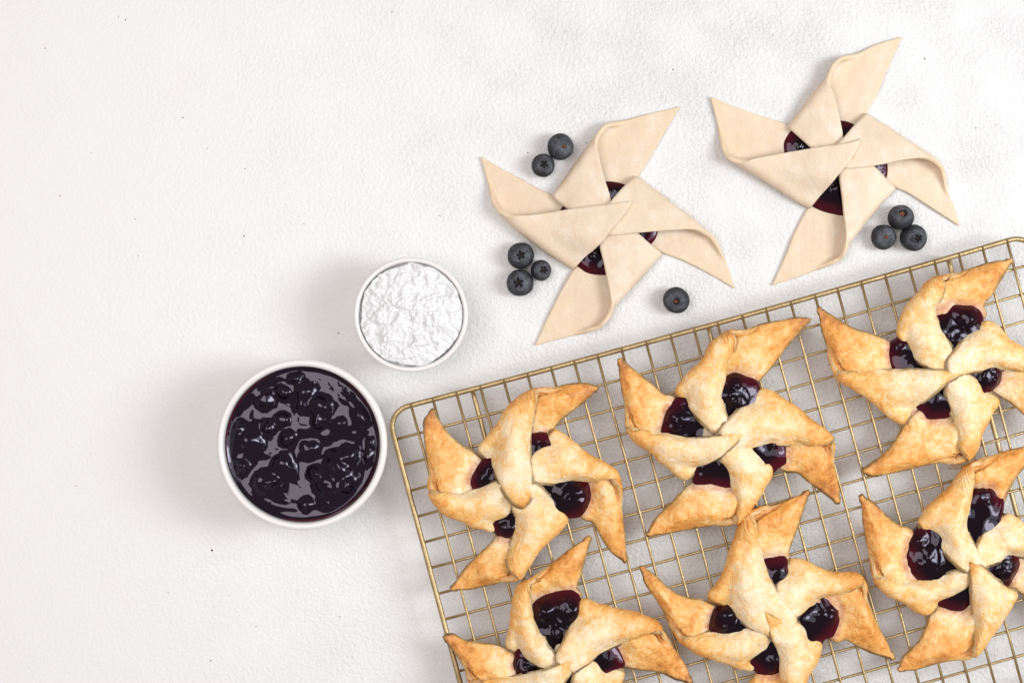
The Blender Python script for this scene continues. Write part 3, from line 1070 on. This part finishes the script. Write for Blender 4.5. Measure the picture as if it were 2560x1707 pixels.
P5 = [
    arm([(1358, 95), (1310, 240), (1250, 400), (1200, 560), (1210, 610), (1110, 780)],
        [(1358, 95), (1250, 140), (1130, 200), (1000, 240), (930, 280), (880, 350), (820, 480), (760, 640), (690, 800), (640, 880), (600, 925)], 4,
        [(930, 280), (955, 340), (965, 430), (990, 520), (1012, 600), (1060, 740), (1110, 850), (1200, 970), (1270, 1060), (1230, 1170)],
        [(600, 925), (700, 980), (830, 1080), (950, 1160), (1080, 1210), (1230, 1170)]),
    arm([(2015, 1368), (1880, 1330), (1760, 1280), (1650, 1220), (1580, 1240), (1430, 1140)],
        [(2015, 1368), (1960, 1240), (1900, 1120), (1850, 980), (1800, 850), (1770, 790), (1710, 745), (1600, 730), (1450, 700), (1320, 650), (1225, 620)], 5,
        [(1770, 790), (1700, 850), (1600, 885), (1500, 930), (1400, 1000), (1290, 1052), (1180, 1080)],
        [(1225, 620), (1170, 740), (1110, 870), (1120, 980), (1180, 1080)]),
    arm([(520, 1880), (650, 1750), (800, 1640), (920, 1550), (1010, 1430)],
        [(520, 1880), (700, 1870), (900, 1830), (1130, 1790), (1230, 1720), (1320, 1550), (1400, 1400), (1465, 1260)], 3,
        [(1130, 1790), (1180, 1660), (1190, 1560), (1155, 1450), (1130, 1330), (1080, 1220), (1040, 1110), (1015, 1000)],
        [(1465, 1260), (1400, 1200), (1300, 1110), (1200, 1070), (1090, 1050), (1015, 1000)], True),
    arm([(80, 672), (200, 770), (300, 860), (420, 920), (520, 930), (610, 960), (720, 1050)],
        [(80, 672), (100, 770), (180, 900), (260, 1030), (310, 1130), (380, 1230), (480, 1300), (600, 1340), (720, 1400), (850, 1450), (945, 1475)], 5,
        [(380, 1230), (460, 1215), (560, 1198), (680, 1188), (780, 1170), (880, 1145), (1000, 1130)],
        [(945, 1475), (1000, 1400), (1060, 1310), (1070, 1220), (1000, 1130)])]
pinwheel('baked_pinwheel', 'golden pinwheel in the middle of the front row on the rack', G_BAKED, Z7, (1090, 1050), P5, [1, 0, 2, 0],
         [(700, 968), (620, 985), (592, 1080), (583, 1190), (700, 1330), (880, 1450), (955, 1475), (980, 1522), (1060, 1532), (1135, 1505), (1300, 1400),
          (1450, 1222), (1500, 1254), (1560, 1232), (1612, 1120), (1624, 990), (1565, 900), (1400, 800), (1205, 680), (1217, 610), (1190, 576), (1090, 586), (1010, 590), (850, 750)],
         [(690, 1050, 0.12, 0.05), (1520, 1050, 0.09, 0.02), (1090, 1430, 0.07, 0.02)], True, 7)

P6 = [
    arm([(1260, 20), (1188, 150), (1120, 240), (1080, 310), (1050, 400), (970, 540)],
        [(1260, 20), (1188, 45), (1080, 80), (960, 130), (850, 185), (800, 220), (740, 300), (650, 390), (570, 490), (515, 545)], 4,
        [(850, 185), (865, 260), (857, 350), (840, 450), (833, 560), (850, 630), (900, 740), (940, 805), (920, 870)],
        [(515, 545), (580, 620), (660, 700), (740, 790), (820, 855), (920, 870)]),
    arm([(1630, 1234), (1450, 1150), (1300, 1050), (1188, 985), (1110, 940), (1020, 880)],
        [(1630, 1234), (1600, 1100), (1540, 940), (1480, 840), (1400, 740), (1290, 650), (1188, 560), (1070, 490)], 3,
        [(1480, 840), (1380, 790), (1250, 770), (1160, 757), (1050, 780), (945, 810), (870, 850)],
        [(1070, 490), (1000, 520), (940, 600), (880, 690), (860, 770), (870, 850)]),
    arm([(388, 1483), (420, 1400), (510, 1310), (570, 1190), (600, 1110), (720, 1000)],
        [(388, 1483), (480, 1478), (620, 1450), (760, 1420), (860, 1385), (920, 1330), (990, 1230), (1060, 1120), (1110, 1040), (1150, 985)], 4,
        [(860, 1385), (885, 1300), (882, 1190), (868, 1080), (850, 980), (830, 870), (822, 775)],
        [(1150, 985), (1090, 950), (990, 880), (920, 820), (822, 775)], True),
    arm([(135, 365), (220, 420), (300, 500), (380, 560), (450, 580), (560, 700)],
        [(135, 365), (150, 480), (175, 600), (200, 740), (240, 880), (290, 960), (370, 1020), (450, 1050), (530, 1080), (600, 1110)], 4,
        [(240, 880), (350, 905), (430, 912), (540, 908), (650, 882), (750, 852), (840, 840)],
        [(600, 1110), (680, 1060), (760, 1010), (830, 940), (840, 840)])]
pinwheel('baked_pinwheel', 'golden pinwheel at the front right of the rack, cut by the right picture edge', G_BAKED, Z8, (870, 790), P6, [1, 0, 2, 0],
         [(510, 560), (458, 610), (420, 700), (413, 800), (450, 882), (530, 950), (600, 1040), (660, 1085), (720, 1112), (800, 1109), (845, 1060), (970, 1000),
          (1100, 942), (1132, 890), (1174, 800), (1155, 750), (1120, 620), (1052, 475), (1035, 405), (1075, 365), (1084, 320), (990, 290), (865, 303), (680, 420)],
         [(500, 640, 0.09, 0.03), (930, 360, 0.09, 0.03), (1080, 840, 0.09, 0.04), (580, 770, 0.12, 0.02)], True, 8)

# ------------------------------------------------------------------ bowls
RIM_J, RIM_S = 0.45, 0.36


def bowl(name, label, px, py, rim_px, rim_z, thick, taper, mat):
    c = at(px, py, rim_z)
    R = rim_px / PPU * (CAM_Z - rim_z) / CAM_Z
    o_ = []
    for k in range(13):          # rounded lip
        a = math.pi * k / 12
        o_.append((R - thick / 2 + thick / 2 * math.cos(a), rim_z - thick / 2 + thick / 2 * math.sin(a)))
    Ri = R - thick
    prof = [(0.0, 0.012), (R * taper - 0.10, 0.012), (R * taper - 0.07, 0.0), (R * taper - 0.02, 0.004), (R * taper, 0.03)]
    prof += [(R * (taper + (1 - taper) * q ** 0.8), 0.03 + (rim_z - thick / 2 - 0.03) * q) for q in (0.2, 0.4, 0.6, 0.8, 0.93)]
    prof += o_
    prof += [(Ri * (1 - (1 - taper) * (1 - q) ** 1.2), 0.05 + (rim_z - thick / 2 - 0.05) * q) for q in (0.93, 0.8, 0.6, 0.4, 0.2, 0.08)]
    prof += [(Ri * taper - 0.06, 0.045), (0.0, 0.045)]
    V, F = lathe(prof, 144)
    o = mesh_obj(name, V, F, mat, loc=(c[0], c[1], 0))
    tag(o, label, 'bowl', 'white ceramic bowls')
    return c, Ri


cJ, RiJ = bowl('ramekin', 'larger white ceramic ramekin full of dark blueberry jam', 753.7, 1111.5, 214, RIM_J, 0.040, 0.93, M_CERAMIC)
cS, RiS = bowl('small_bowl', 'smaller white ceramic bowl heaped with powdered sugar', 1027, 786.5, 143.5, RIM_S, 0.026, 0.82, M_CERAMIC)


def disc_surface(R, zfun, nr, na):
    rho = np.linspace(0, 1, nr + 1)[1:]
    A = np.linspace(0, 2 * math.pi, na, endpoint=False)
    xy = [np.zeros((1, 2))] + [np.stack([R * q * np.cos(A), R * q * np.sin(A)], 1) for q in rho]
    xy = np.concatenate(xy)
    z = zfun(xy, np.linalg.norm(xy, axis=1) / R)
    V = np.c_[xy, z]
    F = [(0, 1 + s, 1 + (s + 1) % na) for s in range(na)]
    for k in range(nr - 1):
        a = 1 + k * na
        F += [(a + s, a + na + s, a + na + (s + 1) % na, a + (s + 1) % na) for s in range(na)]
    return V, F


def q3(x, y):
    return (x / 3.136 + 500, y / 3.136 + 860)


jam_berries = [(640, 590, 62, .05), (820, 370, 78, .05), (940, 490, 78, .07), (800, 480, 60, .04), (540, 650, 60, .05), (920, 610, 60, .05),
               (1090, 640, 70, .04), (1260, 590, 85, .05), (1160, 870, 75, .055), (1050, 900, 70, .05), (1100, 990, 70, .06), (640, 960, 85, .05),
               (900, 1010, 55, .05), (1140, 1110, 62, .06), (330, 960, 60, .05), (560, 1080, 60, .045), (400, 760, 85, .04), (1000, 1100, 90, .045),
               (650, 380, 60, .05), (690, 740, 60, .045), (500, 430, 75, .04), (850, 830, 80, .035), (1200, 680, 60, .035), (1330, 880, 60, .045),
               (830, 1260, 60, .045), (470, 1090, 75, .04), (740, 250, 60, .04), (1360, 780, 60, .05), (300, 650, 50, .03)]
JAM_Z = RIM_J - 0.055
bl = []
for x, y, r, h in jam_berries:
    p = at(*q3(x, y), JAM_Z + 0.03)
    bl.append((p[0] - cJ[0], p[1] - cJ[1], r / 3.136 / PPU, h))


def jam_z(xy, rho):
    Q = np.c_[xy, np.zeros(len(xy))]
    wob = np.stack([vnoise(Q, 7, 31), vnoise(Q, 7, 32), np.zeros(len(xy))], 1)
    z = 0.018 * vnoise(Q + 0.07 * wob, 5.0, 21) + 0.0075 * vnoise(Q + 0.05 * wob, 10, 25)
    z = z + 0.0042 * np.clip(vnoise(Q + 0.03 * wob, 19, 27), -0.25, 1)
    w2 = np.stack([vnoise(Q, 22, 33), vnoise(Q, 22, 34)], 1) * 0.011
    for bx, by, br, bh in bl:
        d = np.hypot(xy[:, 0] - bx + w2[:, 0], xy[:, 1] - by + w2[:, 1]) / br
        z = z + bh * 0.66 * np.exp(-1.5 * d ** 2.6)
    edge = 0.012 * smooth((rho - 0.95) / 0.05)
    return z * smooth((1.0 - rho) / 0.16) + edge


RJ = RiJ * 0.995 - 0.004
V, F = disc_surface(RJ, jam_z, 120, 300)
V[:, 2] -= 0.0
thin = smooth((np.linalg.norm(V[:, :2], axis=1) / RJ - 0.975) / 0.02) * smooth((vnoise(np.c_[V[:, :2], V[:, 2] * 0] + 4, 2.2, 3) + 0.05) / 0.3)
jam = mesh_obj('blueberry_jam', V, F, M_JAM, attrs={'thin': thin}, loc=(cJ[0], cJ[1], JAM_Z))
tag(jam, 'glossy dark purple blueberry jam filling the larger ramekin', 'jam')

def sugar_z(xy, rho):
    Q = np.c_[xy, np.zeros(len(xy))]
    w_ = np.stack([vnoise(Q, 30, 41), vnoise(Q, 30, 42), np.zeros(len(xy))], 1) * 0.012
    b0 = vnoise(Q, 6, 40)
    b3 = vnoise(Q + w_, 62, 45)
    b4 = vnoise(Q, 110, 46)
    z = 0.030 * (1 - rho ** 2) + 0.022 * b0 + 0.012 * vnoise(Q + w_, 16, 49) + 0.010 * vnoise(Q + w_, 31, 43) + 0.008 * b3 + 0.0045 * b4 + 0.012
    ragged = 0.965 + 0.03 * vnoise(Q, 14, 47) + 0.012 * vnoise(Q, 40, 48)
    return z - 0.045 * smooth((rho - ragged) / 0.03)


V, F = disc_surface(RiS * 0.995, sugar_z, 130, 420)
sg = mesh_obj('powdered_sugar', V, F, M_SUGAR, loc=(cS[0], cS[1], RIM_S - 0.022))
tag(sg, 'lumpy white powdered sugar filling the smaller bowl', 'sugar')


# ------------------------------------------------------------------ blueberries
def blueberry(px, py, rpx, off, kind, size, spin, label):
    r = rpx / PPU * 0.985
    c = at(px, py, r * 0.9)
    nt, nph = 52, 60
    seed = int(px)
    TH = np.linspace(0.0, math.pi, nt + 1) ** 1.35 / math.pi ** 0.35
    PH = np.linspace(0, 2 * math.pi, nph, endpoint=False)
    tt, pp = np.meshgrid(TH[1:-1], PH, indexing='ij')
    lobes = np.abs(np.cos(2.5 * (pp + spin)))
    jag = 0.05 * np.sin(3 * pp + seed) + 0.04 * np.sin(7 * pp + seed * 2)
    if kind == 'star':
        edge = size * (0.42 + 0.72 * lobes ** 2.2 + jag)
        depth = 0.26 * smooth((edge - tt) / (0.34 * size))
        lip = 0.055 * np.exp(-((tt - edge - 0.10) / 0.11) ** 2)
    elif kind == 'open':
        edge = size * (0.85 + 0.22 * lobes + jag)
        depth = 0.30 * smooth((edge - tt) / (0.30 * size))
        lip = 0.06 * np.exp(-((tt - edge - 0.06) / 0.09) ** 2)
    else:
        edge = np.full_like(tt, 0.12)
        depth = 0.10 * np.exp(-(tt / 0.24) ** 2)
        lip = 0.0 * tt
    R = r * (1 - depth + lip)
    D = np.stack([np.sin(tt) * np.cos(pp), np.sin(tt) * np.sin(pp), np.cos(tt)], -1)
    V = D * R[..., None]
    V[..., 2] *= 0.90
    V = V.reshape(-1, 3)
    V *= (1 + 0.055 * vnoise(V + seed * 1.7, 8, 1) + 0.018 * vnoise(V + seed, 24, 2))[:, None]
    top = (1 - (0.26 if kind == 'star' else 0.30 if kind == 'open' else 0.10)) * r * 0.9
    V = np.r_[V, [[0, 0, top], [0, 0, -r * 0.9]]]
    nb = (nt - 1) * nph
    F = []
    for i in range(nt - 2):
        for j in range(nph):
            F.append((i * nph + j, (i + 1) * nph + j, (i + 1) * nph + (j + 1) % nph, i * nph + (j + 1) % nph))
    F += [(nb, j, (j + 1) % nph) for j in range(nph)]
    F += [(nb + 1, (nt - 2) * nph + (j + 1) % nph, (nt - 2) * nph + j) for j in range(nph)]
    pit = smooth((edge - tt + 0.02) / 0.09) if kind != 'scar' else 0 * tt
    bloom = np.exp(-((tt - 0.55) / 0.5) ** 2)
    attrs = {'pit': np.r_[pit.ravel(), 1.0 if kind != 'scar' else 0.0, 0.0], 'bloom': np.r_[bloom.ravel(), 1, 0]}
    ox, oy = off
    n = Vector((ox, -oy, math.sqrt(max(0.05, 1 - ox * ox - oy * oy))))
    root = thing('blueberry', label, 'blueberry', (c[0], c[1], r * 0.9), 'loose blueberries on the table')
    root.rotation_euler = n.to_track_quat('Z', 'Y').to_euler()
    mesh_obj('skin', V, F, M_BERRY, root, attrs)
    # the dried flower end / stem scar: a small rough disc with raised bits
    k = 18
    rr = r * (0.14 if kind == 'scar' else 0.26 * size / 0.36)
    h0 = top + (0.004 if kind == 'scar' else 0.003)
    VV, FF = [(0, 0, h0 + 0.004)], []
    for ring, (q, dz) in enumerate(((0.5, 0.006), (1.0, 0.0), (0.98, -0.012))):
        for j in range(k):
            a = 2 * math.pi * j / k
            w_ = 1 + 0.16 * math.sin(5 * a + seed) + 0.1 * random.uniform(-1, 1)
            VV.append((rr * q * w_ * math.cos(a), rr * q * w_ * math.sin(a), h0 + dz + 0.004 * random.uniform(-1, 1)))
    FF += [(0, 1 + j, 1 + (j + 1) % k) for j in range(k)]
    for ring in range(2):
        a = 1 + ring * k
        FF += [(a + j, a + k + j, a + k + (j + 1) % k, a + (j + 1) % k) for j in range(k)]
    mesh_obj('stem_scar' if kind == 'scar' else 'calyx', VV, FF, M_SCAR if kind in ('scar', 'open') else M_CALYX, root, smooth_shade=False)
    return root


blueberry(1401.4, 368.1, 33.5, (0.29, 0.05), 'scar', 0.3, 0, 'blueberry with a brown stem scar, larger of the pair above the left dough pinwheel')
blueberry(1358, 413.5, 29, (0.06, 0.02), 'star', 0.36, 0.3, 'blueberry with a dark star, smaller of the pair above the left dough pinwheel')
blueberry(1301, 639.4, 33, (0.02, 0.0), 'star', 0.36, 1.0, 'rear blueberry of the trio between the sugar bowl and the left dough pinwheel')
blueberry(1352.8, 676.7, 26.5, (0.28, -0.05), 'star', 0.42, 1.9, 'smallest blueberry, touching two larger ones left of the dough pinwheel')
blueberry(1300.5, 707.3, 33.5, (-0.17, 0.02), 'star', 0.40, 0.6, 'front blueberry with a clear black star, in the trio nearest the sugar bowl')
blueberry(1690.7, 750.7, 34, (-0.12, 0.14), 'open', 0.26, 0.2, 'lone blueberry between the left dough pinwheel and the rack')
blueberry(2252.7, 544.4, 32, (-0.05, -0.36), 'open', 0.34, 0.8, 'rear blueberry with a brown open crown, in the trio beside the rack')
blueberry(2208.5, 593.2, 32, (0.05, 0.06), 'scar', 0.3, 0, 'blueberry with a brown stem scar, in the trio beside the rack')
blueberry(2284.3, 594.9, 34.5, (0.14, 0.10), 'star', 0.30, 1.4, 'largest blueberry of the trio beside the rack, with a dark ragged crown')

# ------------------------------------------------------------------ crumbs
p = [(1055, 1352), (1108, 1348), (1112, 1395), (1060, 1425), (1020, 1445), (960, 1448), (940, 1438), (985, 1405)]
pw = np.array([at(2000 + x / 2.5286, 600 + y / 2.5286, 0.004)[:2] for x, y in p])
cc = pw.mean(0)
n = len(p)
V = [(x - cc[0], y - cc[1], 0.010 + 0.004 * math.sin(3 * k)) for k, (x, y) in enumerate(pw)] + [((x - cc[0]) * 1.02, (y - cc[1]) * 1.02, 0.0005) for x, y in pw]
F = [tuple(range(n))[::-1]] + [(k, n + k, n + (k + 1) % n, (k + 1) % n) for k in range(n)]
fl = mesh_obj('pastry_flake', V, F, M_FLAKE, loc=(cc[0], cc[1], 0), smooth_shade=False)
tag(fl, 'thin pale pastry flake on the table under the rack mesh', 'flake')

specks = [(296, 41, 3), (314, 50, 3), (113, 121, 2.5), (457, 294, 3), (227, 383, 2.5), (518, 371, 2.5), (612, 422, 2.5), (610, 590, 4), (337, 547, 2.5),
          (1683, 174, 4), (1932, 88, 3), (2312, 147, 4), (1726, 255, 2), (1465, 358, 3), (1320, 382, 3), (846, 833, 4), (530, 1375, 5), (190, 1215, 2.5),
          (2073, 912, 3.5), (2110, 770, 2.5), (1586, 1321, 3), (640, 1565, 2.5), (527, 1650, 3), (1730, 1323, 3), (2160, 1320, 3), (980, 30, 3),
          (150, 490, 3), (345, 640, 2.5), (420, 1480, 2.5), (850, 1540, 3), (600, 130, 2), (760, 560, 2.5), (2440, 320, 3), (1100, 540, 2.5)]
VV, FF = [], []
for x, y, s in specks:
    c = at(x, y, 0.004)
    r = 0.6 * s / PPU
    o_ = len(VV)
    for j in range(6):
        a = j * math.pi / 3 + x
        q = r * random.uniform(0.6, 1.2)
        VV.append((c[0] + q * math.cos(a), c[1] + q * math.sin(a), 0.001))
    VV.append((c[0], c[1], 0.001 + r * 0.9))
    FF += [(o_ + j, o_ + (j + 1) % 6, o_ + 6) for j in range(6)]
sp = mesh_obj('crumbs', VV, FF, M_SPECK, smooth_shade=False)
tag(sp, 'tiny brown crumbs and specks scattered over the white table', 'crumbs', kind='stuff')
